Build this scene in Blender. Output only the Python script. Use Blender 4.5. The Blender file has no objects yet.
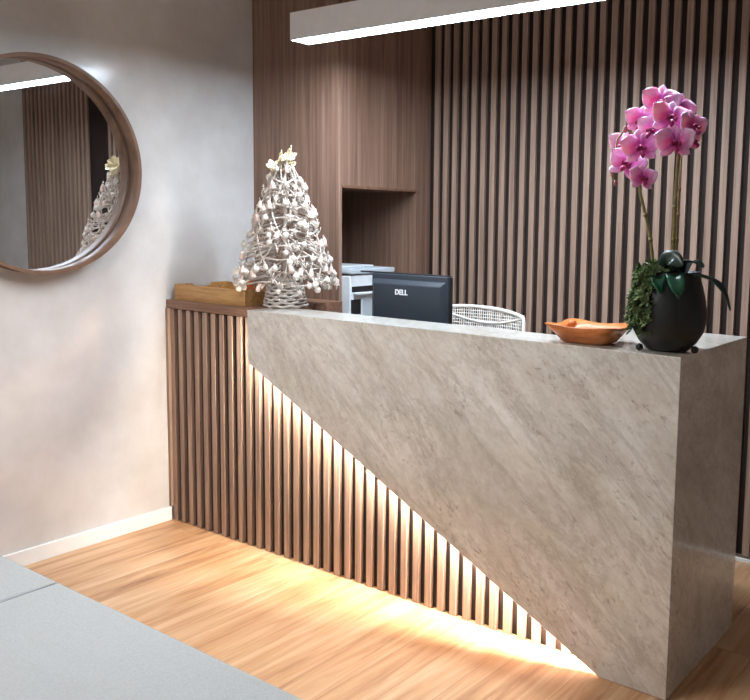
import bpy, bmesh, math, random
from mathutils import Vector, Matrix, Euler
random.seed(7)
C = bpy.context.scene.collection
PI = math.pi
R = math.radians
sc = bpy.context.scene

# ------------------------------------------------------------------ materials
def new_mat(name):
    m = bpy.data.materials.new(name); m.use_nodes = True
    nt = m.node_tree; b = nt.nodes['Principled BSDF']
    return m, nt, b
def lin(c):
    return tuple((x/12.92 if x <= .04045 else ((x+.055)/1.055)**2.4) for x in [v/255 for v in c]) + (1,)
def plain(name, rgb, rough=.5, metal=0, var=.06, scale=30, bump=0, coat=0, spec=.5, trans=0, sss=0):
    m, nt, b = new_mat(name)
    tc = nt.nodes.new('ShaderNodeTexCoord'); n = nt.nodes.new('ShaderNodeTexNoise')
    n.inputs['Scale'].default_value = scale; n.inputs['Detail'].default_value = 4
    nt.links.new(tc.outputs['Object'], n.inputs['Vector'])
    r = nt.nodes.new('ShaderNodeValToRGB'); c = lin(rgb)
    r.color_ramp.elements[0].position = .3; r.color_ramp.elements[1].position = .7
    r.color_ramp.elements[0].color = tuple(x*(1-var) for x in c[:3])+(1,)
    r.color_ramp.elements[1].color = tuple(min(1, x*(1+var)) for x in c[:3])+(1,)
    nt.links.new(n.outputs['Fac'], r.inputs['Fac']); nt.links.new(r.outputs['Color'], b.inputs['Base Color'])
    b.inputs['Roughness'].default_value = rough; b.inputs['Metallic'].default_value = metal
    b.inputs['Coat Weight'].default_value = coat; b.inputs['Specular IOR Level'].default_value = spec
    if sss: b.inputs['Subsurface Weight'].default_value = sss; b.inputs['Subsurface Scale'].default_value = .01
    if bump:
        bp = nt.nodes.new('ShaderNodeBump'); bp.inputs['Strength'].default_value = bump; bp.inputs['Distance'].default_value = .003
        nt.links.new(n.outputs['Fac'], bp.inputs['Height']); nt.links.new(bp.outputs['Normal'], b.inputs['Normal'])
    return m
def wood(name, dark, mid, light, scale=(60, 60, 1.6), rough=.5, detail=6, spec=.4):
    m, nt, b = new_mat(name)
    tc = nt.nodes.new('ShaderNodeTexCoord'); mp = nt.nodes.new('ShaderNodeMapping')
    mp.inputs['Scale'].default_value = scale
    nt.links.new(tc.outputs['Object'], mp.inputs['Vector'])
    n = nt.nodes.new('ShaderNodeTexNoise'); n.inputs['Scale'].default_value = 1; n.inputs['Detail'].default_value = detail
    n.inputs['Roughness'].default_value = .62; n.inputs['Distortion'].default_value = .35
    nt.links.new(mp.outputs['Vector'], n.inputs['Vector'])
    r = nt.nodes.new('ShaderNodeValToRGB'); e = r.color_ramp.elements
    e[0].position = .3; e[0].color = lin(dark); e[1].position = .72; e[1].color = lin(light)
    x = e.new(.5); x.color = lin(mid)
    nt.links.new(n.outputs['Fac'], r.inputs['Fac']); nt.links.new(r.outputs['Color'], b.inputs['Base Color'])
    b.inputs['Roughness'].default_value = rough; b.inputs['Specular IOR Level'].default_value = spec
    bp = nt.nodes.new('ShaderNodeBump'); bp.inputs['Strength'].default_value = .15; bp.inputs['Distance'].default_value = .002
    nt.links.new(n.outputs['Fac'], bp.inputs['Height']); nt.links.new(bp.outputs['Normal'], b.inputs['Normal'])
    return m
def emis(name, rgb, s):
    m, nt, b = new_mat(name)
    b.inputs['Base Color'].default_value = (*rgb, 1)
    b.inputs['Emission Color'].default_value = (*rgb, 1); b.inputs['Emission Strength'].default_value = s
    return m

def marble_mat():
    m, nt, b = new_mat('marble')
    L = nt.links.new; N = nt.nodes.new
    tc = N('ShaderNodeTexCoord')
    rot = N('ShaderNodeMapping'); rot.inputs['Rotation'].default_value = (R(35), R(-40), 0); L(tc.outputs['Object'], rot.inputs['Vector'])
    def noise(sc_, scale, det, rough, dist=0.):
        mp = N('ShaderNodeMapping'); mp.inputs['Scale'].default_value = sc_; L(rot.outputs['Vector'], mp.inputs['Vector'])
        n = N('ShaderNodeTexNoise'); n.inputs['Scale'].default_value = scale; n.inputs['Detail'].default_value = det
        n.inputs['Roughness'].default_value = rough; n.inputs['Distortion'].default_value = dist
        L(mp.outputs['Vector'], n.inputs['Vector']); return n
    big = noise((.8, 1, 2.8), 2.0, 9, .72, .4)
    fine = noise((.9, 1.5, 1.6), 24, 7, .78)
    vein = noise((.6, .9, 2.6), 2.2, 10, .72, .35)
    r1 = N('ShaderNodeValToRGB'); e = r1.color_ramp.elements
    e[0].position = .28; e[0].color = lin((186, 179, 166)); e[1].position = .7; e[1].color = lin((240, 240, 236))
    L(big.outputs['Fac'], r1.inputs['Fac'])
    r2 = N('ShaderNodeValToRGB'); e = r2.color_ramp.elements
    e[0].position = .3; e[0].color = (.76, .72, .68, 1); e[1].position = .6; e[1].color = (1, 1, 1, 1)
    L(fine.outputs['Fac'], r2.inputs['Fac'])
    mx = N('ShaderNodeMix'); mx.data_type = 'RGBA'; mx.blend_type = 'MULTIPLY'; mx.inputs['Factor'].default_value = .75
    L(r1.outputs['Color'], mx.inputs[6]); L(r2.outputs['Color'], mx.inputs[7])
    # thin veins where the noise crosses its mean
    a = N('ShaderNodeMath'); a.operation = 'SUBTRACT'; a.inputs[1].default_value = .5; L(vein.outputs['Fac'], a.inputs[0])
    ab = N('ShaderNodeMath'); ab.operation = 'ABSOLUTE'; L(a.outputs[0], ab.inputs[0])
    r3 = N('ShaderNodeValToRGB'); e = r3.color_ramp.elements
    e[0].position = 0; e[0].color = (1, 1, 1, 1); e[1].position = .03; e[1].color = (0, 0, 0, 1)
    L(ab.outputs[0], r3.inputs['Fac'])
    msk = N('ShaderNodeMath'); msk.operation = 'MULTIPLY'; L(r3.outputs['Color'], msk.inputs[0]); L(fine.outputs['Fac'], msk.inputs[1])
    m2 = N('ShaderNodeMath'); m2.operation = 'MULTIPLY'; m2.inputs[1].default_value = .5; L(msk.outputs[0], m2.inputs[0])
    mx2 = N('ShaderNodeMix'); mx2.data_type = 'RGBA'; L(m2.outputs[0], mx2.inputs['Factor'])
    L(mx.outputs[2], mx2.inputs[6]); mx2.inputs[7].default_value = lin((112, 92, 78))
    fk = noise((.8, 1, 1.7), 34, 4, .7, .4); pt = noise((.7, 1, 2.2), 4.5, 4, .6)
    rf = N('ShaderNodeValToRGB'); e = rf.color_ramp.elements
    e[0].position = .55; e[0].color = (0, 0, 0, 1); e[1].position = .66; e[1].color = (1, 1, 1, 1); L(fk.outputs['Fac'], rf.inputs['Fac'])
    rp = N('ShaderNodeValToRGB'); e = rp.color_ramp.elements
    e[0].position = .42; e[0].color = (0, 0, 0, 1); e[1].position = .62; e[1].color = (1, 1, 1, 1); L(pt.outputs['Fac'], rp.inputs['Fac'])
    m3 = N('ShaderNodeMath'); m3.operation = 'MULTIPLY'; L(rf.outputs['Color'], m3.inputs[0]); L(rp.outputs['Color'], m3.inputs[1])
    m4 = N('ShaderNodeMath'); m4.operation = 'MULTIPLY'; m4.inputs[1].default_value = .6; L(m3.outputs[0], m4.inputs[0])
    mx3 = N('ShaderNodeMix'); mx3.data_type = 'RGBA'; L(m4.outputs[0], mx3.inputs['Factor']); L(mx2.outputs[2], mx3.inputs[6]); mx3.inputs[7].default_value = lin((128, 106, 90))
    L(mx3.outputs[2], b.inputs['Base Color'])
    b.inputs['Coat Weight'].default_value = .75; b.inputs['Coat Roughness'].default_value = .09; b.inputs['Coat IOR'].default_value = 1.6; b.inputs['Roughness'].default_value = .3; b.inputs['Specular IOR Level'].default_value = .65
    return m
def plaster_mat():
    m, nt, b = new_mat('plaster'); L = nt.links.new; N = nt.nodes.new
    tc = N('ShaderNodeTexCoord')
    n = N('ShaderNodeTexNoise'); n.inputs['Scale'].default_value = 2.2; n.inputs['Detail'].default_value = 8; n.inputs['Roughness'].default_value = .6
    n2 = N('ShaderNodeTexNoise'); n2.inputs['Scale'].default_value = 45; n2.inputs['Detail'].default_value = 3
    L(tc.outputs['Object'], n.inputs['Vector']); L(tc.outputs['Object'], n2.inputs['Vector'])
    r = N('ShaderNodeValToRGB'); e = r.color_ramp.elements
    e[0].position = .3; e[0].color = lin((188, 185, 182)); e[1].position = .7; e[1].color = lin((214, 213, 212))
    L(n.outputs['Fac'], r.inputs['Fac']); L(r.outputs['Color'], b.inputs['Base Color'])
    bp = N('ShaderNodeBump'); bp.inputs['Strength'].default_value = .12; bp.inputs['Distance'].default_value = .004
    L(n2.outputs['Fac'], bp.inputs['Height']); L(bp.outputs['Normal'], b.inputs['Normal'])
    b.inputs['Roughness'].default_value = .17
    return m
def floor_mat():
    m, nt, b = new_mat('floor_planks'); L = nt.links.new; N = nt.nodes.new
    tc = N('ShaderNodeTexCoord')
    mp = N('ShaderNodeMapping'); mp.inputs['Rotation'].default_value = (0, 0, R(90)); L(tc.outputs['Object'], mp.inputs['Vector'])
    br = N('ShaderNodeTexBrick'); br.offset = .37; br.inputs['Scale'].default_value = 1
    br.inputs['Brick Width'].default_value = 1.2; br.inputs['Row Height'].default_value = .145; br.inputs['Mortar Size'].default_value = .0012
    br.inputs['Color1'].default_value = (0, 0, 0, 1); br.inputs['Color2'].default_value = (1, 1, 1, 1); br.inputs['Mortar'].default_value = (.3, .3, .3, 1)
    L(mp.outputs['Vector'], br.inputs['Vector'])
    g = N('ShaderNodeMapping'); g.inputs['Scale'].default_value = (16, 1.3, 1); L(tc.outputs['Object'], g.inputs['Vector'])
    ad = N('ShaderNodeVectorMath'); ad.operation = 'ADD'; sc2 = N('ShaderNodeVectorMath'); sc2.operation = 'SCALE'; sc2.inputs['Scale'].default_value = 9
    L(br.outputs['Color'], sc2.inputs[0]); L(g.outputs['Vector'], ad.inputs[0]); L(sc2.outputs[0], ad.inputs[1])
    n = N('ShaderNodeTexNoise'); n.inputs['Scale'].default_value = 1.3; n.inputs['Detail'].default_value = 6; n.inputs['Roughness'].default_value = .6; n.inputs['Distortion'].default_value = .6
    L(ad.outputs[0], n.inputs['Vector'])
    mix = N('ShaderNodeMath'); mix.operation = 'MULTIPLY_ADD'; L(br.outputs['Color'], mix.inputs[0]); mix.inputs[1].default_value = .16; 
    L(n.outputs['Fac'], mix.inputs[2])
    r = N('ShaderNodeValToRGB'); e = r.color_ramp.elements
    e[0].position = .3; e[0].color = lin((138, 92, 60)); e[1].position = .8; e[1].color = lin((216, 182, 146))
    x = e.new(.52); x.color = lin((190, 146, 106))
    L(mix.outputs[0], r.inputs['Fac'])
    mo = N('ShaderNodeMix'); mo.data_type = 'RGBA'; L(br.outputs['Fac'], mo.inputs['Factor']); L(r.outputs['Color'], mo.inputs[6]); mo.inputs[7].default_value = lin((160, 118, 84))
    L(mo.outputs[2], b.inputs['Base Color'])
    b.inputs['Roughness'].default_value = .42
    return m

M = {}
M['marble'] = marble_mat(); M['plaster'] = plaster_mat(); M['floor'] = floor_mat()
M['slat'] = wood('walnut_slat', (122, 98, 84), (152, 126, 110), (176, 150, 133))
M['slat_back'] = wood('dark_backing', (26, 15, 12), (34, 20, 16), (42, 26, 20), rough=.75)
M['panel'] = wood('walnut_panel', (106, 80, 66), (136, 106, 90), (162, 132, 114), scale=(38, 38, 1.1))
M['top_wood'] = wood('walnut_edge', (100, 72, 56), (128, 94, 74), (150, 114, 92), scale=(2, 50, 50))
M['oak'] = wood('honey_tray_wood', (150, 106, 60), (184, 138, 84), (206, 164, 106), scale=(4, 60, 60), rough=.45)
M['bowl'] = wood('orange_bowl_wood', (150, 82, 38), (190, 112, 58), (216, 142, 84), scale=(9, 30, 30), rough=.35)
M['frame'] = wood('mirror_frame_wood', (96, 70, 56), (116, 88, 70), (134, 106, 86), scale=(8, 8, 8), rough=.45)
M['white'] = plain('white_paint', (236, 236, 234), .5, var=.02)
M['housing'] = plain('light_housing', (240, 240, 242), .45, var=.02)
M['diffuser'] = emis('led_diffuser', (.76, .88, 1.0), 46)
M['fill_diffuser'] = emis('added_fill_diffuser', (1.0, .98, .96), 20)  # glow of the added pendant over the bench
M['led'] = emis('warm_led', (1.0, .91, .80), 200)
m, nt, b = new_mat('mirror_glass'); b.inputs['Metallic'].default_value = 1; b.inputs['Roughness'].default_value = .01; b.inputs['Base Color'].default_value = (.86, .88, .9, 1); M['mirror'] = m
M['fabric'] = plain('grey_fabric', (158, 161, 161), .9, var=.07, scale=220, bump=.4)
M['seam'] = plain('seam_grey', (110, 116, 120), .9)
M['metal'] = plain('dark_metal', (60, 60, 62), .4, metal=.8)
M['monitor'] = plain('monitor_plastic', (48, 55, 64), .38, var=.04, scale=200)
M['monitor_dark'] = plain('monitor_edge', (30, 34, 40), .4)
M['silver'] = plain('silver_logo', (225, 228, 232), .35)
M['screen'] = plain('screen_glass', (14, 15, 18), .12)
M['printer'] = plain('printer_plastic', (226, 232, 236), .45, var=.03)
M['printer_lid'] = plain('printer_lid_grey', (190, 200, 208), .45, var=.03)
M['black'] = plain('black_plastic', (26, 27, 29), .4)
M['chair'] = plain('white_cane', (232, 230, 224), .45, var=.03)
M['wicker'] = plain('white_wicker', (208, 198, 190), .6, var=.12, scale=60)
M['twig'] = plain('white_twig', (200, 188, 178), .6, var=.05, scale=80)
M['pearl'] = plain('pearl_white', (218, 210, 200), .3, var=.03)
M['cream'] = plain('cream_petal', (226, 212, 176), .6, var=.08)
M['pinkish'] = plain('blush_white', (220, 196, 184), .4, var=.05)
M['pot'] = plain('black_green_pot', (17, 20, 19), .42, var=.25, scale=14, bump=.15)
M['leaf_dark'] = plain('orchid_leaf', (22, 44, 36), .3, var=.25, scale=20)
M['leaf_gloss'] = plain('orchid_leaf_green', (32, 84, 62), .25, var=.2, scale=20)
M['moss'] = plain('moss_green', (72, 92, 50), .7, var=.4, scale=40)
M['moss_light'] = plain('moss_light_green', (150, 168, 118), .6, var=.3, scale=40)
M['stem'] = plain('stem_olive', (116, 104, 54), .55, var=.2, scale=60)
M['stake'] = plain('stake_tan', (150, 118, 74), .6, var=.2, scale=60)
M['lip'] = plain('orchid_lip', (150, 12, 84), .45, var=.2, scale=80)
M['bud'] = plain('orchid_bud', (140, 84, 84), .5, var=.2)
def petal_mat():
    m, nt, b = new_mat('orchid_petal'); L = nt.links.new; N = nt.nodes.new
    tc = N('ShaderNodeTexCoord'); ln = N('ShaderNodeVectorMath'); ln.operation = 'LENGTH'; L(tc.outputs['Object'], ln.inputs[0])
    n = N('ShaderNodeTexNoise'); n.inputs['Scale'].default_value = 70; L(tc.outputs['Object'], n.inputs['Vector'])
    a = N('ShaderNodeMath'); a.operation = 'MULTIPLY_ADD'; a.inputs[1].default_value = 15; L(ln.outputs['Value'], a.inputs[0])
    s = N('ShaderNodeMath'); s.operation = 'MULTIPLY_ADD'; s.inputs[1].default_value = .45; s.inputs[2].default_value = -.22; L(n.outputs['Fac'], s.inputs[0]); L(s.outputs[0], a.inputs[2])
    r = N('ShaderNodeValToRGB'); e = r.color_ramp.elements
    e[0].position = .06; e[0].color = lin((184, 30, 130)); e[1].position = .8; e[1].color = lin((244, 200, 234))
    x = e.new(.36); x.color = lin((218, 104, 190))
    L(a.outputs[0], r.inputs['Fac']); L(r.outputs['Color'], b.inputs['Base Color'])
    b.inputs['Roughness'].default_value = .5; b.inputs['Subsurface Weight'].default_value = .15; b.inputs['Subsurface Scale'].default_value = .01
    return m
M['petal'] = petal_mat()

# ------------------------------------------------------------------ helpers
def obj(name, bm, mat, parent=None, smooth=False, bevel=0, seg=2, sub=0):
    me = bpy.data.meshes.new(name)
    bmesh.ops.recalc_face_normals(bm, faces=bm.faces)
    bm.to_mesh(me); bm.free()
    if smooth:
        for p in me.polygons: p.use_smooth = True
    o = bpy.data.objects.new(name, me); C.objects.link(o)
    me.materials.append(M[mat] if isinstance(mat, str) else mat)
    if parent is not None: o.parent = parent
    if bevel:
        md = o.modifiers.new('bevel', 'BEVEL'); md.width = bevel; md.segments = seg; md.limit_method = 'ANGLE'
    if sub:
        md = o.modifiers.new('sub', 'SUBSURF'); md.levels = sub; md.render_levels = sub
    return o
def box(bm, x0, x1, y0, y1, z0, z1, mat=None):
    co = [(x, y, z) for z in (z0, z1) for y in (y0, y1) for x in (x0, x1)]
    v = [bm.verts.new(mat @ Vector(c) if mat else c) for c in co]
    for f in ((0, 2, 3, 1), (4, 5, 7, 6), (0, 1, 5, 4), (2, 6, 7, 3), (0, 4, 6, 2), (1, 3, 7, 5)):
        bm.faces.new([v[i] for i in f])
def BX(*a, **k):
    bm = bmesh.new(); box(bm, *a, **k); return bm
def tube(bm, pts, r, n=8, closed=False, caps=True):
    pts = [Vector(p) for p in pts]; rs = r if isinstance(r, (list, tuple)) else [r]*len(pts)
    rings = []; N_ = len(pts); up = None
    for i, p in enumerate(pts):
        if closed: t = pts[(i+1) % N_]-pts[i-1]
        else: t = pts[min(i+1, N_-1)]-pts[max(i-1, 0)]
        t.normalize()
        if up is None:
            up = Vector((0, 0, 1)) if abs(t.z) < .9 else Vector((1, 0, 0))
        a = up-t*up.dot(t)
        if a.length < 1e-4: a = t.orthogonal()
        a.normalize(); up = a; b_ = t.cross(a)
        rings.append([bm.verts.new(p+(a*math.cos(2*PI*k/n)+b_*math.sin(2*PI*k/n))*rs[i]) for k in range(n)])
    for i in range(N_ if closed else N_-1):
        A, B = rings[i], rings[(i+1) % N_]
        for k in range(n): bm.faces.new((A[k], A[(k+1) % n], B[(k+1) % n], B[k]))
    if caps and not closed:
        bm.faces.new(rings[0][::-1]); bm.faces.new(rings[-1])
def lathe(bm, prof, n=40, c=(0, 0, 0), axis='z'):
    rings = []
    for r, z in prof:
        ring = []
        for k in range(n):
            a = 2*PI*k/n
            p = (r*math.cos(a), r*math.sin(a), z) if axis == 'z' else (z, r*math.cos(a), r*math.sin(a))
            ring.append(bm.verts.new((p[0]+c[0], p[1]+c[1], p[2]+c[2])))
        rings.append(ring)
    for i in range(len(rings)-1):
        for k in range(n): bm.faces.new((rings[i][k], rings[i][(k+1) % n], rings[i+1][(k+1) % n], rings[i+1][k]))
    return rings
def prism(bm, poly, y0, y1):                      # polygon in xz, extruded along y
    a = [bm.verts.new((x, y0, z)) for x, z in poly]; b_ = [bm.verts.new((x, y1, z)) for x, z in poly]
    bm.faces.new(a); bm.faces.new(b_[::-1]); n = len(poly)
    for i in range(n): bm.faces.new((a[i], a[(i+1) % n], b_[(i+1) % n], b_[i]))
def thing(name, label, cat, loc=(0, 0, 0), group=None, rz=0):
    o = bpy.data.objects.new(name, None); C.objects.link(o); o.empty_display_size = .1
    o.location = loc; o.rotation_euler = (0, 0, rz); o['label'] = label; o['category'] = cat
    if group: o['group'] = group
    return o
def struct(name, bm, mat, **k):
    o = obj(name, bm, mat, **k); o['kind'] = 'structure'; return o

# ------------------------------------------------------------------ setting
YB = 1.335           # plaster plane behind the slats
CZ = 2.85
struct('floor', BX(0, 5.2, -5, YB, -.1, 0), 'floor')
struct('ceiling', BX(-.1, 5.2, -5, YB+.1, CZ, CZ+.1), 'white')
struct('wall_left', BX(-.1, 0, -5, YB, -.1, CZ), 'plaster')
struct('wall_back', BX(-.1, 5.2, YB, YB+.1, -.1, CZ), 'plaster')
struct('wall_right', BX(5.2, 5.3, -5, YB+.1, -.1, CZ+.1), 'plaster')
struct('baseboard_left', BX(0, .014, -5, .052, 0, .07), 'white', bevel=.003)
bm = BX(.64, 5.2, 1.287, 1.30, 0, .014)
struct('baseboard_back', bm, 'white')

# slatted cladding on the back wall
t = thing('slatted_wall_panel', 'dark walnut vertical slat cladding across the wall behind the desk', 'wall panel', (.634, YB, 0))
t_inv = Matrix.Translation((-.634, -YB, 0))
def local(bm, loc):
    bmesh.ops.translate(bm, verts=bm.verts, vec=-Vector(loc)); return bm
L0 = (.634, YB, 0)
obj('backing', local(BX(.622, 3.74, 1.325, YB-.001, .02, CZ-.002), L0), 'slat_back', t)
bm = bmesh.new(); k = 0
while .658+k*.0615 < 3.72:
    x = .658+k*.0615; k += 1
    if 2.50 < x < 2.69: continue
    box(bm, x, x+.031, 1.309, 1.3255, .02, CZ-.003)
obj('slats', local(bm, L0), 'slat', t)

# ------------------------------------------------------------------ walnut cabinet block in the corner
cx, cy0, cy1 = .619, .602, 1.332
nz0, nz1, ny0, ny1 = .76, 1.655, .625, 1.205
L0 = (.002, cy0, 0)
t = thing('corner_cabinet', 'full height walnut cabinet with an open niche in the corner by the plaster wall', 'cabinet', L0)
bm = BX(.002, cx, cy0, ny0, 0, CZ-.002)
obj('front_panel', local(bm, L0), 'panel', t, bevel=.001)
bm = bmesh.new(); box(bm, .002, cx-.001, ny0, cy1, nz1+.012, CZ-.002); obj('upper_door', local(bm, L0), 'panel', t)
bm = BX(.04, cx+.004, ny0, ny1, nz1, nz1+.012); obj('edge_trim', local(bm, L0), 'top_wood', t)
bm = BX(.002, cx-.001, ny1, cy1, 0, nz1+.012); obj('side_panel', local(bm, L0), 'panel', t)
bm = BX(.002, .04, ny0, ny1, 0, nz1+.012); obj('niche_back', local(bm, L0), 'panel', t)
bm = BX(.04, cx-.001, ny0, ny1, 0, nz0); obj('lower_cabinet', local(bm, L0), 'panel', t)

# ------------------------------------------------------------------ reception desk
W, D, H = 2.62, .635, 1.10
xm, zl, xb = .651, .870, 2.383
L0 = (0.016, 0, 0)
t = thing('reception_desk', 'long reception desk with angled marble front over lit walnut slats', 'desk', L0)
bm = bmesh.new(); prism(bm, [(xm, H-.001), (xm, zl), (xb, .001), (W, .001), (W, H-.001)], 0, .02)
obj('marble_front', local(bm, L0), 'marble', t, bevel=.0015)
obj('marble_end', local(BX(W-.02, W, .0205, D, .001, H-.001), L0), 'marble', t, bevel=.0015)
bm = bmesh.new()                                    # L-shaped marble top, a ledge that widens at the right end
poly = [(xm, .0), (W, .0), (W, D), (2.15, D), (2.15, .20), (xm, .20)]
for z in (H-.0005, H+.0195-.02+.0005):
    pass
a = [bm.verts.new((x, y+(.0205 if y == 0 else 0), H-.022)) for x, y in poly]
b_ = [bm.verts.new((x, y+(.0 if y == 0 else 0), H)) for x, y in poly]
a2 = [bm.verts.new((x, y, H-.0008)) for x, y in poly]
bm.faces.new(b_); bm.faces.new(a2[::-1])
for i in range(6): bm.faces.new((a2[i], a2[(i+1) % 6], b_[(i+1) % 6], b_[i]))
bmesh.ops.delete(bm, geom=a, context='VERTS')
box(bm, xm, W-.0205, .0205, .199, H-.02, H-.0009); box(bm, 2.151, W-.0205, .199, D-.001, H-.02, H-.0009)
obj('marble_top', local(bm, L0), 'marble', t)
# slat front
bm = bmesh.new(); k = 0
while .018+k*.0609 < 2.55:
    x = .018+k*.0609; k += 1
    box(bm, x, x+.029, .060, .078, .002, H-.045)
obj('slats', local(bm, L0), 'slat', t)
obj('slat_backing', local(BX(.018, 2.598, .0785, .09, .002, H-.022), L0), 'slat_back', t)
obj('end_strip', local(BX(.002, .018, .045, .09, .072, H-.04), L0), 'slat', t)
bm = BX(.002, xm-.002, .05, .598, H-.04, H)
obj('wood_top', local(bm, L0), 'top_wood', t, bevel=.0015)
obj('body', local(BX(.018, .649, .0905, .598, .002, H-.0405), L0), 'panel', t)
obj('rear_panel', local(BX(.6495, 2.15, .185, .199, .002, H-.0205), L0), 'panel', t)
obj('worktop', local(BX(.6495, 2.149, .1995, .62, .72, .75), L0), 'top_wood', t, bevel=.002)
obj('side_panel', local(BX(2.15, 2.168, .092, D-.001, .002, H-.0205), L0), 'panel', t)
obj('rear_panel', local(BX(2.168, W-.0205, D-.02, D-.001, .002, H-.0205), L0), 'panel', t)
# warm LED line hidden behind the angled edge
bm = bmesh.new()
d = Vector((xb-xm, 0, -zl)).normalized(); nrm = Vector((-d.z, 0, d.x))   # up-right, into the marble
off = nrm*.022 if nrm.x > 0 else -nrm*.022
p0 = Vector((xm, .0285, zl))+off+d*.045; p1 = Vector((xb, .0285, 0))+off*1.0-d*.012
tube(bm, [p0, p1], .0055, 8)
obj('led_strip', local(bm, L0), 'led', t)
bm = bmesh.new(); tube(bm, [(xm+.032, .0285, zl+.01), (xm+.032, .0285, zl+.12)], .0045, 8)
obj('led_strip', local(bm, L0), 'led', t)

# ------------------------------------------------------------------ pendant lights
def pendant(label, x0, x1, y0, z0, dm, wd=.11, h=.115):
    y1, z1 = y0+wd, z0+h; L0 = ((x0+x1)/2, (y0+y1)/2, z0)
    t = thing('linear_pendant_light', label, 'lamp', L0)
    bm = bmesh.new(); box(bm, x0, x1, y0, y0+.006, z0, z1); box(bm, x0, x1, y1-.006, y1, z0, z1)
    box(bm, x0, x0+.006, y0+.006, y1-.006, z0, z1); box(bm, x1-.006, x1, y0+.006, y1-.006, z0, z1); box(bm, x0+.006, x1-.006, y0+.006, y1-.006, z1-.006, z1)
    obj('housing', local(bm, L0), 'housing', t)
    obj('diffuser', local(BX(x0+.0065, x1-.0065, y0+.0065, y1-.0065, z0+.001, z0+.006), L0), dm, t)
    for xx in (x0+.25, x1-.25):
        bm = bmesh.new(); tube(bm, [(xx, (y0+y1)/2, z1), (xx, (y0+y1)/2, CZ-.012)], .0015, 6); obj('cable', local(bm, L0), 'metal', t)
        bm = bmesh.new(); lathe(bm, [(.0, CZ-.012), (.03, CZ-.012), (.03, CZ)], 20, (xx, (y0+y1)/2, 0)); obj('ceiling_rose', local(bm, L0), 'housing', t)
pendant('long white linear pendant lamp with glowing underside above the desk', .745, 2.5, .17, 2.262, 'diffuser')
pendant('added unseen linear pendant giving neutral fill light over the bench', .75, 1.95, -1.5, 2.28, 'fill_diffuser', wd=.22)  # added lamp out of view, brightens the floor, bench and left wall

# ------------------------------------------------------------------ round mirror
L0 = (0, -.57, 1.70)
t = thing('round_mirror', 'large round wall mirror in a deep brown wooden frame', 'mirror', L0)
bm = bmesh.new()
prof = [(.450, .001), (.450, .082), (.436, .082), (.436, .001), (.450, .001)]
lathe(bm, prof, 128, (0, 0, 0), 'x')
o = obj('frame', bm, 'frame', t)
for p in o.data.polygons: p.use_smooth = abs(p.normal.x) < .5
bm = bmesh.new(); lathe(bm, [(.0005, .008), (.4355, .008), (.4355, .002), (.0005, .002)], 96, (0, 0, 0), 'x'); obj('glass', bm, 'mirror', t)

# ------------------------------------------------------------------ bench
L0 = (1.4, -1.55, 0)
t = thing('upholstered_bench', 'pale grey upholstered bench with one dark seam in the corner foreground', 'bench', L0)
def cushion(x0, x1, y0, y1, z0, z1, r=.02):
    return BX(x0, x1, y0, y1, z0, z1)
bh = .42
obj('seat', local(cushion(.05, 1.1985, -1.98, -1.185, .2, bh), L0), 'fabric', t, bevel=.012, seg=4, smooth=True)
obj('seat', local(cushion(1.2015, 2.75, -1.98, -1.185, .2, bh), L0), 'fabric', t, bevel=.012, seg=4, smooth=True)
bm = bmesh.new(); tube(bm, [(1.2+.006*math.sin(i*.8), -1.195-.78*i/10, bh-.004) for i in range(11)], .0035, 6); obj('seam', local(bm, L0), 'seam', t)
bm = bmesh.new(); tube(bm, [(.06, -1.186, bh-.008), (2.74, -1.186, bh-.008)], .0035, 6); obj('piping', local(bm, L0), 'fabric', t)
obj('base', local(BX(.08, 2.72, -1.95, -1.215, .1, .2), L0), 'fabric', t)
for lx in (.15, 2.65):
    for ly in (-1.9, -1.27):
        bm = bmesh.new(); lathe(bm, [(.0, 0), (.015, 0), (.022, .1), (0, .1)], 16, (lx, ly, 0)); obj('leg', local(bm, L0), 'metal', t)

# ------------------------------------------------------------------ wooden tray
L0 = (.29, .24, H)
t = thing('wooden_tray', 'honey coloured wooden box tray on the wooden end of the desk', 'tray', L0)
tx0, tx1, ty0, ty1 = .022, .535, .085, .40
obj('base', local(BX(tx0, tx1, ty0, ty1, H+.0005, H+.01), L0), 'oak', t)
obj('side', local(BX(tx0, tx1, ty0, ty0+.012, H+.01, H+.074), L0), 'oak', t, bevel=.002)
obj('side', local(BX(tx0, tx1, ty1-.012, ty1, H+.01, H+.074), L0), 'oak', t, bevel=.002)
for xx in (tx0, tx1-.012):
    bm = bmesh.new()
    yy0, yy1 = ty0+.012, ty1-.012; ym = (yy0+yy1)/2
    a = []
    prof = [(yy0, H+.01), (yy1, H+.01), (yy1, H+.074), (ym+.06, H+.074), (ym+.045, H+.058), (ym-.045, H+.058), (ym-.06, H+.074), (yy0, H+.074)]
    v1 = [bm.verts.new((xx, y, z)) for y, z in prof]; v2 = [bm.verts.new((xx+.012, y, z)) for y, z in prof]
    bm.faces.new(v1); bm.faces.new(v2[::-1])
    for i in range(len(prof)): bm.faces.new((v1[i], v1[(i+1) % 8], v2[(i+1) % 8], v2[i]))
    obj('end_panel', local(bm, L0), 'oak', t)
# small wooden block lying in the tray
bm = bmesh.new(); lathe(bm, [(0, 0), (.03, 0), (.036, .02), (.036, .072), (.028, .088), (.012, .094), (0, .094)], 24)
o = obj('wooden_jar', bm, 'bowl', None, smooth=True); o.location = (.30, .30, H+.0105); o['label'] = 'small round orange wood jar inside the wooden box tray'; o['category'] = 'jar'

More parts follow.
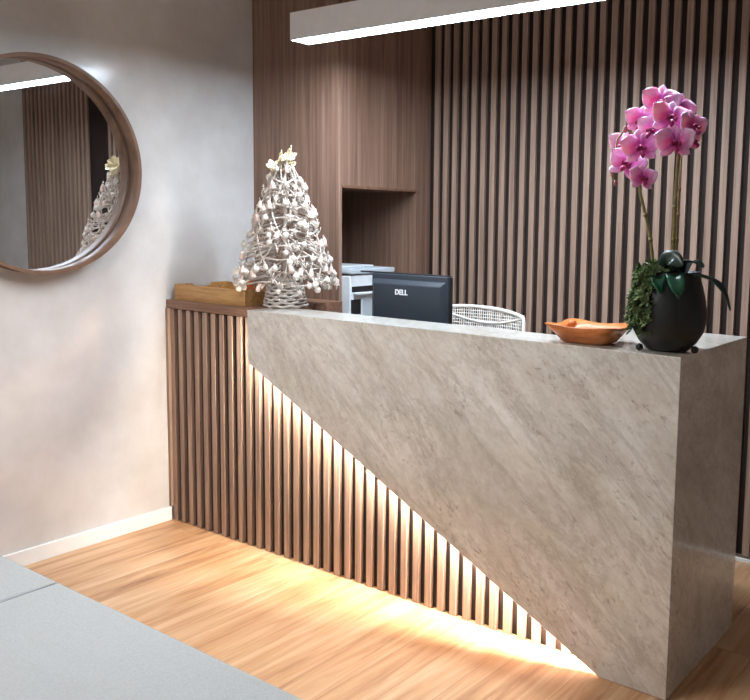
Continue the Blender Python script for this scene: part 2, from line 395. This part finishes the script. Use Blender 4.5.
# ------------------------------------------------------------------ white decorative tree
TX, TY = .652, .222
L0 = (TX, TY, H)
t = thing('tabletop_christmas_tree', 'white wire tabletop christmas tree crowned with cream blossoms on the desk', 'christmas tree', L0)
bm = bmesh.new()
for i in range(9):                                   # woven wicker stand: stacked rings and uprights
    z = .008+i*.0145; r = .098-.0032*i
    tube(bm, [(r*math.cos(a), r*math.sin(a), z+.0025*math.sin(a*9+i*PI)) for a in [2*PI*k/54 for k in range(54)]], .0058, 6, closed=True)
for k in range(18):
    a = 2*PI*k/18; tube(bm, [(.096*math.cos(a), .096*math.sin(a), .002), (.068*math.cos(a), .068*math.sin(a), .14)], .004, 5)
tube(bm, [(0, 0, .1), (0, 0, .12)], .066, 24)
obj('wicker_stand', bm, 'wicker', t, smooth=True)
def rad(z):                                          # cone radius at height above the desk
    u = (z-.10)/(.655-.10); u = max(0, min(1, u))
    return .205*(1-u)**.75+.022
bm = bmesh.new()
tube(bm, [(0, 0, .10), (0, 0, .67)], [.012, .006], 8)
for tier in range(10):                               # wire hoops
    z = .115+tier*.056; r = rad(z)*.86
    tube(bm, [(r*math.cos(a), r*math.sin(a), z+.008*math.sin(4*a+tier)) for a in [2*PI*k/40 for k in range(40)]], .0042, 5, closed=True)
for s in (1, -1):                                    # crossing spirals
    for ph in range(7):
        pts = []
        for i in range(22):
            u = i/21; z = .11+.54*u; r = rad(z)*.88; a = ph*2*PI/7+s*u*2.2
            pts.append((r*math.cos(a), r*math.sin(a), z))
        tube(bm, pts, .0036, 5)
for i in range(230):                                 # curled twig ends
    z = .10+.55*(1-math.sqrt(random.random())) if i % 3 else random.uniform(.1, .62)
    a = random.uniform(0, 2*PI); r = rad(z)
    c = Vector((math.cos(a), math.sin(a), 0)); tt = Vector((-math.sin(a), math.cos(a), 0)); k = random.uniform(-1, 1)
    p0 = c*r*.35+Vector((0, 0, z+.03)); p1 = c*r*.8+tt*.015*k+Vector((0, 0, z+.012)); p2 = c*(r*1.0)+tt*.03*k+Vector((0, 0, z-.008)); p3 = c*(r*1.03)+tt*.028*k+Vector((0, 0, z+.014))
    tube(bm, [p0, p1, p2, p3], [.0042, .0042, .0036, .002], 5)
obj('wire_branches', bm, 'twig', t, smooth=True)
# cream blossoms on top
def blossom(bm, c, s, rot):
    for k in range(5):
        a = 2*PI*k/5
        m = Matrix.Translation(c) @ rot @ Matrix.Rotation(a, 4, 'Z')
        vs = []
        for (x, y, z) in ((0, 0, 0), (.35, .3, .12), (.8, .38, .2), (1.05, 0, .28), (.8, -.38, .2), (.35, -.3, .12)):
            vs.append(bm.verts.new(m @ Vector((x*s, y*s, z*s))))
        ctr = bm.verts.new(m @ Vector((.6*s, 0, .05*s)))
        for i in range(6): bm.faces.new((vs[i], vs[(i+1) % 6], ctr))
for i in range(9):
    bm = bmesh.new()
    c = Vector((random.uniform(-.05, .03), random.uniform(-.035, .02), .645+random.uniform(-.02, .03)))
    if i == 0: c = Vector((.035, 0, .685))
    blossom(bm, c, .036, Euler((random.uniform(.2, 1.7), random.uniform(-.6, .6), random.uniform(-1, 1))).to_matrix().to_4x4())
    o = obj('blossom', bm, 'cream', t); md = o.modifiers.new('s', 'SOLIDIFY'); md.thickness = .002

# hanging ornaments: one of each kind, then copies
def star_bm(r, th):
    bm = bmesh.new(); f = bm.verts.new((0, -th, 0)); g = bm.verts.new((0, th, 0)); ring = []
    for k in range(10):
        a = PI/2+2*PI*k/10; q = r if k % 2 == 0 else r*.42
        ring.append(bm.verts.new((q*math.cos(a), 0, q*math.sin(a))))
    for k in range(10):
        bm.faces.new((f, ring[k], ring[(k+1) % 10])); bm.faces.new((g, ring[(k+1) % 10], ring[k]))
    return bm
def ball_bm():
    bm = bmesh.new(); bmesh.ops.create_uvsphere(bm, u_segments=14, v_segments=9, radius=.0135)
    return bm
def bell_bm():
    bm = bmesh.new(); lathe(bm, [(.0005, .016), (.006, .0155), (.0095, .008), (.0105, -.006), (.0155, -.014), (.0135, -.014), (.0005, -.010)], 14); return bm
def cap_bm(z):
    bm = bmesh.new(); lathe(bm, [(.0005, z+.004), (.004, z+.004), (.004, z-.002), (.0005, z-.002)], 8); 
    tube(bm, [(.003*math.cos(a), 0, z+.006+.003*math.sin(a)) for a in [2*PI*k/8 for k in range(8)]], .0008, 4, closed=True); return bm
def proto_orn(name, bm, mat, label, group, sm, capz):
    th = thing(name, label, 'ornament', (0, 0, 0), group)
    obj({'bauble': 'ball', 'star_ornament': 'star', 'bell_ornament': 'bell'}[name], bm, mat, th, smooth=sm)
    obj('hanging_loop', cap_bm(capz), 'pearl', th)
    return th
G = 'white ornaments on the tabletop tree'
protos = [
    proto_orn('bauble', ball_bm(), 'pearl', 'tiny pearly white bauble on the wire tabletop christmas tree', G+': baubles', True, .0145),
    proto_orn('star_ornament', star_bm(.023, .006), 'twig', 'tiny white star ornament on the wire tabletop christmas tree', G+': stars', False, .023),
    proto_orn('bell_ornament', bell_bm(), 'pinkish', 'tiny blush white bell ornament on the wire tabletop christmas tree', G+': bells', True, .0165)]
used = [False]*3
def place_orn(kind, loc, rz, s=1):
    src = protos[kind]
    if not used[kind]: used[kind] = True; o = src
    else:
        o = src.copy(); C.objects.link(o)
        for ch in src.children:
            c = ch.copy(); C.objects.link(c); c.parent = o
    o.location = loc; o.rotation_euler = (random.uniform(-.2, .2), random.uniform(-.3, .3), rz); o.scale = (s, s, s)
spots = []
lo = [(.223, 1.17), (.262, 1.19), (.318, 1.151), (.40, 1.168), (.749, 1.19), (.80, 1.21), (.844, 1.19), (.885, 1.235), (.86, 1.255)]
tries = 0
pts3 = []
while len(pts3) < 150 and tries < 9000:
    tries += 1
    z = .095+.55*(1-random.random()**.62)*.98; a = random.uniform(0, 2*PI); r = rad(z)*1.03
    p = Vector((r*math.cos(a), r*math.sin(a), z))
    if all((p-q).length > .024 for q in pts3): pts3.append(p)
# outermost tier sticks out left and right
for a in [2*PI*k/14 for k in range(14)]:
    pts3.append(Vector((.205*math.cos(a), .205*math.sin(a), .088+.008*math.sin(a*3))))
for i, p in enumerate(pts3):
    place_orn(i % 3 if i % 5 else 0, (TX+p.x, TY+p.y, H+p.z), math.atan2(p.y, p.x)+PI/2, random.uniform(.85, 1.2))

# ------------------------------------------------------------------ printer in the niche
px0, px1, py0, py1, pz0, pz1 = .20, .67, .63, .96, .761, 1.225
L0 = ((px0+px1)/2, (py0+py1)/2, pz0)
t = thing('office_printer', 'pale grey office printer standing in the cabinet niche', 'printer', L0)
obj('body', local(BX(px0, px1, py0, py1, pz0+.002, pz1), L0), 'printer', t, bevel=.008, seg=3)
bm = bmesh.new(); box(bm, px0, px1+.01, py0-.003, py1, pz1+.006, pz1+.032)
obj('scanner_lid', local(bm, L0), 'printer_lid', t, bevel=.006, seg=3)
obj('document_feeder', local(BX(px0+.03, px1-.12, py0+.02, py1-.02, pz1+.032, pz1+.04), L0), 'printer', t, bevel=.006, seg=3)
obj('paper_slot', local(BX(px1-.06, px1+.0015, py0+.012, py1-.03, 1.141, 1.17), L0), 'black', t)
obj('output_tray', local(BX(px1-.05, px1+.03, py0+.02, py1-.04, 1.131, 1.139), L0), 'printer', t, bevel=.002)
obj('control_panel', local(BX(px1, px1+.004, py0+.005, py0+.075, 1.03, 1.105), L0), 'black', t, bevel=.001)
obj('paper_drawer', local(BX(px1, px1+.006, py0+.09, py1-.01, .90, 1.11), L0), 'printer_lid', t, bevel=.003)
# dark notebook-like tray above the monitor's left
# ------------------------------------------------------------------ monitor
mx0, mx1, mz0, mz1, my = .928, 1.366, .965, 1.259, .50
L0 = ((mx0+mx1)/2, my+.03, .751)
t = thing('computer_monitor', 'dark grey computer monitor seen from behind with small silver lettering', 'monitor', L0)
bm = bmesh.new()
def rbox(bm, A, B):                       # two rectangles (x0,x1,z0,z1,y) joined
    va = [bm.verts.new((x, A[4], z)) for x, z in ((A[0], A[2]), (A[1], A[2]), (A[1], A[3]), (A[0], A[3]))]
    vb = [bm.verts.new((x, B[4], z)) for x, z in ((B[0], B[2]), (B[1], B[2]), (B[1], B[3]), (B[0], B[3]))]
    return va, vb
box(bm, mx0, mx1, my, my+.028, mz0, mz1)
obj('casing', local(bm, L0), 'monitor', t, bevel=.006, seg=3)
bm = bmesh.new(); va, vb = rbox(bm, (mx0+.03, mx1-.03, mz0+.02, mz1-.046, my-.022), (mx0+.008, mx1-.008, mz0+.004, mz1-.024, my-.0005))
bm.faces.new(va); bm.faces.new(vb[::-1])
for i in range(4): bm.faces.new((va[i], va[(i+1) % 4], vb[(i+1) % 4], vb[i]))
obj('rear_shell', local(bm, L0), 'monitor', t, bevel=.004, seg=3)
obj('screen', local(BX(mx0+.015, mx1-.015, my+.028, my+.030, mz0+.02, mz1-.015), L0), 'screen', t)
obj('side_trim', local(BX(mx1-.001, mx1+.006, my+.003, my+.03, mz0+.004, mz1-.004), L0), 'monitor_dark', t, bevel=.002)
obj('top_trim', local(BX(mx0-.075, mx1-.004, my+.004, my+.03, mz1-.002, mz1+.004), L0), 'monitor_dark', t, bevel=.001)
bm = bmesh.new(); box(bm, 1.12, 1.19, my-.005, my+.012, .77, 1.06); obj('stand_neck', local(bm, L0), 'monitor_dark', t, bevel=.004)
bm = BX(1.03, 1.28, my-.09, my+.12, .7515, .765); obj('stand_base', local(bm, L0), 'monitor_dark', t, bevel=.005)
cu = bpy.data.curves.new('logo_text', 'FONT'); cu.body = 'DELL'; cu.size = .036; cu.extrude = .0008; cu.offset = .0012; cu.align_x = 'CENTER'
to = bpy.data.objects.new('tmp', cu); C.objects.link(to)
bpy.context.view_layer.update()
me = bpy.data.meshes.new_from_object(to.evaluated_get(bpy.context.evaluated_depsgraph_get()))
bpy.data.objects.remove(to)
lg = bpy.data.objects.new('logo', me); C.objects.link(lg); me.materials.clear(); me.materials.append(M['silver'])
lg.parent = t; lg.rotation_euler = (PI/2, 0, 0); lg.scale = (.9, .9, .9)
lg.location = (1.123-L0[0], my-.0232-L0[1], 1.168-L0[2])

# ------------------------------------------------------------------ chair behind the desk
L0 = (1.24, .80, 0)
t = thing('mesh_back_chair', 'white chair with openwork cane back behind the desk', 'chair', L0)
def on(p): return (p[0], p[1], p[2])
hw = .238
def backpt(u, z):                          # curved back: u in -1..1
    return (hw*u, .12+.045*(1-u*u)+(z-.45)*.06, z)
topz = lambda u: 1.083-.02*abs(u)**2.5-.01*(u+.2)
bm = bmesh.new()
pts = [backpt(-1, .46), backpt(-1, .75)]+[backpt(-1, 1.03)]+[backpt(-.96, 1.06)]+[backpt(u/10, topz(u/10)) for u in range(-9, 10)]+[backpt(.97, 1.052)]+[backpt(1, 1.03), backpt(1, .75), backpt(1, .46)]
tube(bm, pts, .0095, 8); tube(bm, [backpt(u/8, .66) for u in range(-8, 9)], .008, 8)
obj('back_frame', bm, 'chair', t, smooth=True)
bm = bmesh.new()
for k in range(-19, 20):
    u = k/20; tube(bm, [backpt(u, .66), backpt(u, .85), backpt(u, topz(u))], .0024, 4)
for k in range(26):
    z = .675+k*.0155; tube(bm, [backpt(u/8, z) for u in range(-8, 9)], .0022, 4)
obj('cane_panel', bm, 'chair', t)
bm = bmesh.new(); tube(bm, [backpt(-1+2*i/16, 1.052-.045*math.sin(PI*i/16)) for i in range(17)], .006, 6)
obj('curved_rail', bm, 'chair', t, smooth=True)
obj('seat', BX(-.24, .24, -.24, .13, .43, .465), 'chair', t, bevel=.015, seg=3)
for sx in (-1, 1):
    for sy, yy in ((-1, -.2), (1, .12)):
        bm = bmesh.new(); tube(bm, [(sx*.215, yy, .44), (sx*.235, yy+sy*.03, 0)], [.016, .011], 10); obj('leg', bm, 'chair', t, smooth=True)

# ------------------------------------------------------------------ wooden bowl
t = thing('wooden_bowl', 'orange brown rectangular wooden bowl with turned up corners near the orchid', 'bowl', (2.255, .105, H))
bm = bmesh.new()
def ringrect(hx, hy, z, rise, n=40, p=3.2, pull=0):
    vs = []
    for k in range(n):
        a = 2*PI*k/n; c, s = math.cos(a), math.sin(a)
        q = (abs(c)**p+abs(s)**p)**(-1/p)
        x, y = hx*c*q, hy*s*q
        cr = max(0, (abs(c*s)*2))**3
        vs.append(bm.verts.new((x*(1+pull*cr), y*(1+pull*cr), z+rise*cr)))
    return vs
rg = [ringrect(.070, .052, .0005, 0, p=5), ringrect(.082, .062, .005, 0, p=6), ringrect(.104, .080, .032, .002, p=8), ringrect(.121, .096, .056, .008, p=9, pull=.07), ringrect(.115, .090, .058, .008, p=9, pull=.07),
      ringrect(.098, .074, .036, .002, p=8), ringrect(.076, .056, .014, 0, p=6), ringrect(.055, .04, .010, 0, p=5)]
for i in range(len(rg)-1):
    for k in range(40): bm.faces.new((rg[i][k], rg[i][(k+1) % 40], rg[i+1][(k+1) % 40], rg[i+1][k]))
bm.faces.new(rg[0][::-1]); bm.faces.new(rg[-1])
obj('shell', bm, 'bowl', t, smooth=True)
bm = bmesh.new()                                     # carved knob at the left end
tube(bm, [(-.100, .03, .040), (-.080, .024, .056), (-.066, .02, .055)], [.010, .013, .011], 10); obj('knob', bm, 'bowl', t, smooth=True)

# ------------------------------------------------------------------ orchid
OX, OY = 2.527, .120
t = thing('potted_orchid', 'magenta moth orchid with two flower spikes in a round black pot', 'potted plant', (OX, OY, H))
bm = bmesh.new()
prof = [(0, .002), (.062, .002), (.07, .006), (.094, .03), (.112, .06), (.120, .095), (.1195, .13), (.114, .165), (.106, .198), (.099, .222), (.096, .242), (.098, .252), (.091, .252), (.089, .237), (0, .234)]
lathe(bm, [(q[0]*.975, q[1]) for q in prof], 48); bmesh.ops.remove_doubles(bm, verts=bm.verts, dist=1e-5)
obj('pot', bm, 'pot', t, smooth=True)
for a in (R(-128), R(-12), R(120)):
    bm = bmesh.new(); bmesh.ops.create_uvsphere(bm, u_segments=14, v_segments=10, radius=.012)
    o = obj('pot_foot', bm, 'pot', t, smooth=True); o.location = (.1*math.cos(a), .1*math.sin(a), .0125)
def Lp(p): return Vector((p[0]-2.524, p[1]-.130, p[2]-H))
s1 = [(2.475, .12, 1.30), (2.47, .125, 1.346), (2.452, .13, 1.449), (2.431, .13, 1.528), (2.411, .13, 1.592), (2.399, .13, 1.66), (2.385, .14, 1.74), (2.365, .15, 1.79), (2.338, .15, 1.805), (2.318, .14, 1.77), (2.312, .13, 1.70), (2.318, .13, 1.64)]
s2 = [(2.525, .13, 1.30), (2.526, .13, 1.381), (2.529, .13, 1.451), (2.528, .13, 1.554), (2.530, .135, 1.70), (2.52, .15, 1.80), (2.49, .165, 1.87), (2.45, .16, 1.90)]
for s, m_ in ((s1, 'stem'), (s2, 'stem')):
    bm = bmesh.new(); tube(bm, [Lp(p) for p in s], [.0058]*5+[.004]*(len(s)-5), 8)
    for i in (1, 2, 3):
        p = Lp(s[i]); tube(bm, [p-Vector((0, 0, .006)), p+Vector((0, 0, .006))], .0078, 8)
    obj('flower_spike', bm, m_, t, smooth=True)
bm = bmesh.new(); tube(bm, [Lp((2.534, .143, 1.28)), Lp((2.536, .143, 1.72))], .005, 8)
for z in (1.36, 1.45, 1.53, 1.61): tube(bm, [Lp((2.535, .143, z-.004)), Lp((2.535, .143, z+.004))], .0068, 8)
obj('support_stake', bm, 'stake', t, smooth=True)
# flower, facing -Y in its own frame
def petal(bm, L, Wd, ang, cup, lean, base=.004, n=9, w=7, tip=.5, ruffle=0):
    m = Matrix.Rotation(ang, 4, 'Y')
    g = []
    for i in range(n+1):
        u = i/n; prof_ = math.sin(PI*min(1, (u*.93+.07))**tip)**.75 if u < 1 else 0.02
        row = []
        for j in range(w+1):
            v = j/w*2-1
            x = v*Wd*.5*prof_; z = base+u*L
            y = -cup*(1-math.cos(u*PI*.6))*L*.35+abs(v)**2*Wd*.10*prof_-lean*u*L+ruffle*math.sin(u*9+v*5)*.003
            row.append(bm.verts.new(m @ Vector((x, y, z))))
        g.append(row)
    for i in range(n):
        for j in range(w): bm.faces.new((g[i][j], g[i][j+1], g[i+1][j+1], g[i+1][j]))
bm = bmesh.new()
petal(bm, .052, .036, 0, -.15, -.1, tip=.9)
petal(bm, .050, .034, R(128), -.15, -.1, tip=.9); petal(bm, .050, .034, R(-128), -.15, -.1, tip=.9)
petal(bm, .058, .066, R(66), .25, .05, tip=.85, ruffle=1); petal(bm, .058, .066, R(-66), .25, .05, tip=.85, ruffle=1)
bmesh.ops.translate(bm, verts=bm.verts[:0], vec=(0, 0, 0))
fl = obj('flower', bm, 'petal', t, smooth=True); md = fl.modifiers.new('s', 'SOLIDIFY'); md.thickness = .0012
bm = bmesh.new()
tube(bm, [(0, .004, .002), (0, -.012, .002), (0, -.018, -.002)], [.004, .0058, .003], 8)
for s in (-1, 1):
    tube(bm, [(s*.003, -.006, -.004), (s*.011, -.014, -.006), (s*.012, -.022, 0)], [.003, .0062, .002], 8)
tube(bm, [(0, -.004, -.006), (0, -.016, -.014), (0, -.024, -.024), (0, -.022, -.033)], [.003, .006, .0075, .002], 8)
lp = obj('lip', bm, 'lip', fl, smooth=True)
flowers = [(2.458, .15, 1.882, 0, 1.1), (2.515, .10, 1.824, .2, 1.15), (2.575, .13, 1.80, .7, 1.0), (2.539, .08, 1.748, .1, 1.1), (2.448, .12, 1.793, -.5, 1.0),
           (2.392, .15, 1.827, -.2, .95), (2.418, .10, 1.739, .1, 1.1), (2.363, .12, 1.690, -.2, 1.1), (2.325, .16, 1.751, -.6, .95), (2.434, .09, 1.642, .4, .85), (2.50, .19, 1.86, .3, 1.0), (2.56, .16, 1.765, .9, .9)]
for i, (x, y, z, yaw, s) in enumerate(flowers):
    if i == 0: f = fl
    else:
        f = fl.copy(); C.objects.link(f); c = lp.copy(); C.objects.link(c); c.parent = f
    f.location = Lp((x, y, z)); f.rotation_euler = (random.uniform(-.35, .15), random.uniform(-.4, .4), .45+yaw); f.scale = (s, s, s)
for p in ((2.31, .13, 1.661), (2.345, .14, 1.803), (2.322, .13, 1.632)):
    bm = bmesh.new(); bmesh.ops.create_uvsphere(bm, u_segments=12, v_segments=8, radius=.0095); bmesh.ops.scale(bm, vec=(.8, .8, 1.25), verts=bm.verts)
    o = obj('bud', bm, 'bud', t, smooth=True); o.location = Lp(p)
# strap leaves
def strap(name, pts, wd, mat, thick=.004, roll=None):
    bm = bmesh.new(); n = 20; P = [Lp(p) for p in pts]
    def at(u):
        f = u*(len(P)-1); i = min(int(f), len(P)-2); w_ = f-i
        p = [P[max(i-1, 0)], P[i], P[i+1], P[min(i+2, len(P)-1)]]
        return .5*((2*p[1])+(-p[0]+p[2])*w_+(2*p[0]-5*p[1]+4*p[2]-p[3])*w_*w_+(-p[0]+3*p[1]-3*p[2]+p[3])*w_**3)
    g = []
    for i in range(n+1):
        u = i/n; c = at(u); tg = (at(min(1, u+.02))-at(max(0, u-.02))).normalized()
        side = tg.cross(Vector((0, 0, 1)) if roll is None else Vector(roll)); side.normalize(); up = side.cross(tg)
        w_ = wd*math.sin(PI*min(1, u*.9+.1))**.6*(1 if u < .97 else .5)
        g.append([bm.verts.new(c+side*w_*v+up*abs(v)*w_*.3) for v in (-1, -.5, 0, .5, 1)])
    for i in range(n):
        for j in range(4): bm.faces.new((g[i][j], g[i][j+1], g[i+1][j+1], g[i+1][j]))
    o = obj(name, bm, mat, t, smooth=True); md = o.modifiers.new('s', 'SOLIDIFY'); md.thickness = thick
strap('leaf', [(2.56, .12, 1.32), (2.535, .07, 1.37), (2.565, .04, 1.395), (2.60, .03, 1.375)], .030, 'leaf_dark', roll=(.3, -1, .4))
strap('leaf', [(2.55, .14, 1.32), (2.575, .12, 1.375), (2.61, .10, 1.385), (2.645, .09, 1.372)], .026, 'leaf_dark')
strap('leaf', [(2.57, .13, 1.325), (2.61, .10, 1.345), (2.669, .10, 1.333), (2.71, .09, 1.30), (2.735, .09, 1.245)], .017, 'leaf_dark')
strap('leaf', [(2.545, .10, 1.34), (2.565, .055, 1.345), (2.59, .02, 1.31), (2.60, .015, 1.275)], .026, 'leaf_gloss')
strap('leaf', [(2.53, .10, 1.33), (2.525, .05, 1.345), (2.53, .02, 1.32), (2.545, .01, 1.29)], .022, 'leaf_gloss')
# trailing greenery on the left shoulder of the pot
def sprig(bm, c, nrm, s):
    q = nrm.to_track_quat('Z', 'Y').to_matrix().to_4x4()
    for k in range(6):
        m = Matrix.Translation(c) @ q @ Matrix.Rotation(2*PI*k/6+random.uniform(-.3, .3), 4, 'Z') @ Matrix.Rotation(-random.uniform(.2, .9), 4, 'Y')
        vs = [bm.verts.new(m @ Vector(v)) for v in ((0, 0, 0), (s*.5, s*.24, .002), (s, 0, 0), (s*.5, -s*.24, .002), (s*.5, 0, -.002))]
        for i in range(4): bm.faces.new((vs[i], vs[(i+1) % 4], vs[4]))
pr = [(r, z) for r, z in prof[2:12]]
def surf(a, z):
    for i in range(len(pr)-1):
        if pr[i][1] <= z <= pr[i+1][1]:
            w_ = (z-pr[i][1])/(pr[i+1][1]-pr[i][1]); r = pr[i][0]*(1-w_)+pr[i+1][0]*w_; break
    else: r = .09
    return Vector((r*math.cos(a), r*math.sin(a), z))
for mname, cnt, s, zlo in (('moss', 170, .024, .06), ('moss_light', 60, .022, .10)):
    bm = bmesh.new()
    for i in range(cnt):
        a = R(max(165, min(262, random.gauss(222, 26)))); z = .258-abs(random.gauss(0, .085))
        z = max(zlo, z); p = surf(a, min(z, .249)); nrm = Vector((math.cos(a), math.sin(a), .5)).normalized()
        sprig(bm, p*.97+nrm*random.uniform(-.002, .008)+Vector((0, 0, random.uniform(0, .018) if z > .2 else 0)), nrm, s*random.uniform(.7, 1.3))
    for i in range(cnt//4):
        a = R(random.uniform(130, 300)); r = random.uniform(.02, .085)
        sprig(bm, Vector((r*math.cos(a), r*math.sin(a), .245+random.uniform(0, .03))), Vector((0, 0, 1)), s*random.uniform(.7, 1.2))
    o = obj('trailing_greenery', bm, mname, t); o['kind'] = 'stuff'
    if mname == 'moss_light': o['label'] = 'pale green leaf rosettes'

# ------------------------------------------------------------------ light, world, camera
w = bpy.data.worlds.new('world'); sc.world = w; w.use_nodes = True
bg = w.node_tree.nodes['Background']; bg.inputs['Color'].default_value = (.88, .94, 1, 1); bg.inputs['Strength'].default_value = .17
cam = bpy.data.cameras.new('camera'); co = bpy.data.objects.new('camera', cam); C.objects.link(co)
f_px, yaw, pit, rol = 856.755, .6222, -.1087, .017
cx_, cy_, cz_ = 3.5728, -2.473, 1.4938
SX, SY = 86.2863, -33.8506
Rv, Uv, Fv = Vector((0.81142, 0.584219, 0.016933)), Vector((-0.077051, 0.078207, 0.993955)), Vector((-0.579363, 0.807819, -0.108473))
f_px = 856.755; SX = 86.286; SY = -33.851; CL = Vector((3.5728, -2.47302, 1.49376))
mw = Matrix((( Rv.x, Uv.x, -Fv.x, CL.x), (Rv.y, Uv.y, -Fv.y, CL.y), (Rv.z, Uv.z, -Fv.z, CL.z), (0, 0, 0, 1)))
co.matrix_world = mw
cam.sensor_fit = 'HORIZONTAL'; cam.sensor_width = 36; cam.lens = f_px*36/750
cam.shift_x = -SX/750; cam.shift_y = SY/750; cam.clip_start = .02
sc.camera = co
sc.view_settings.view_transform = 'Standard'; sc.view_settings.look = 'None'; sc.view_settings.gamma = 1; sc.view_settings.use_curve_mapping = False
sc.view_settings.exposure = 1.22
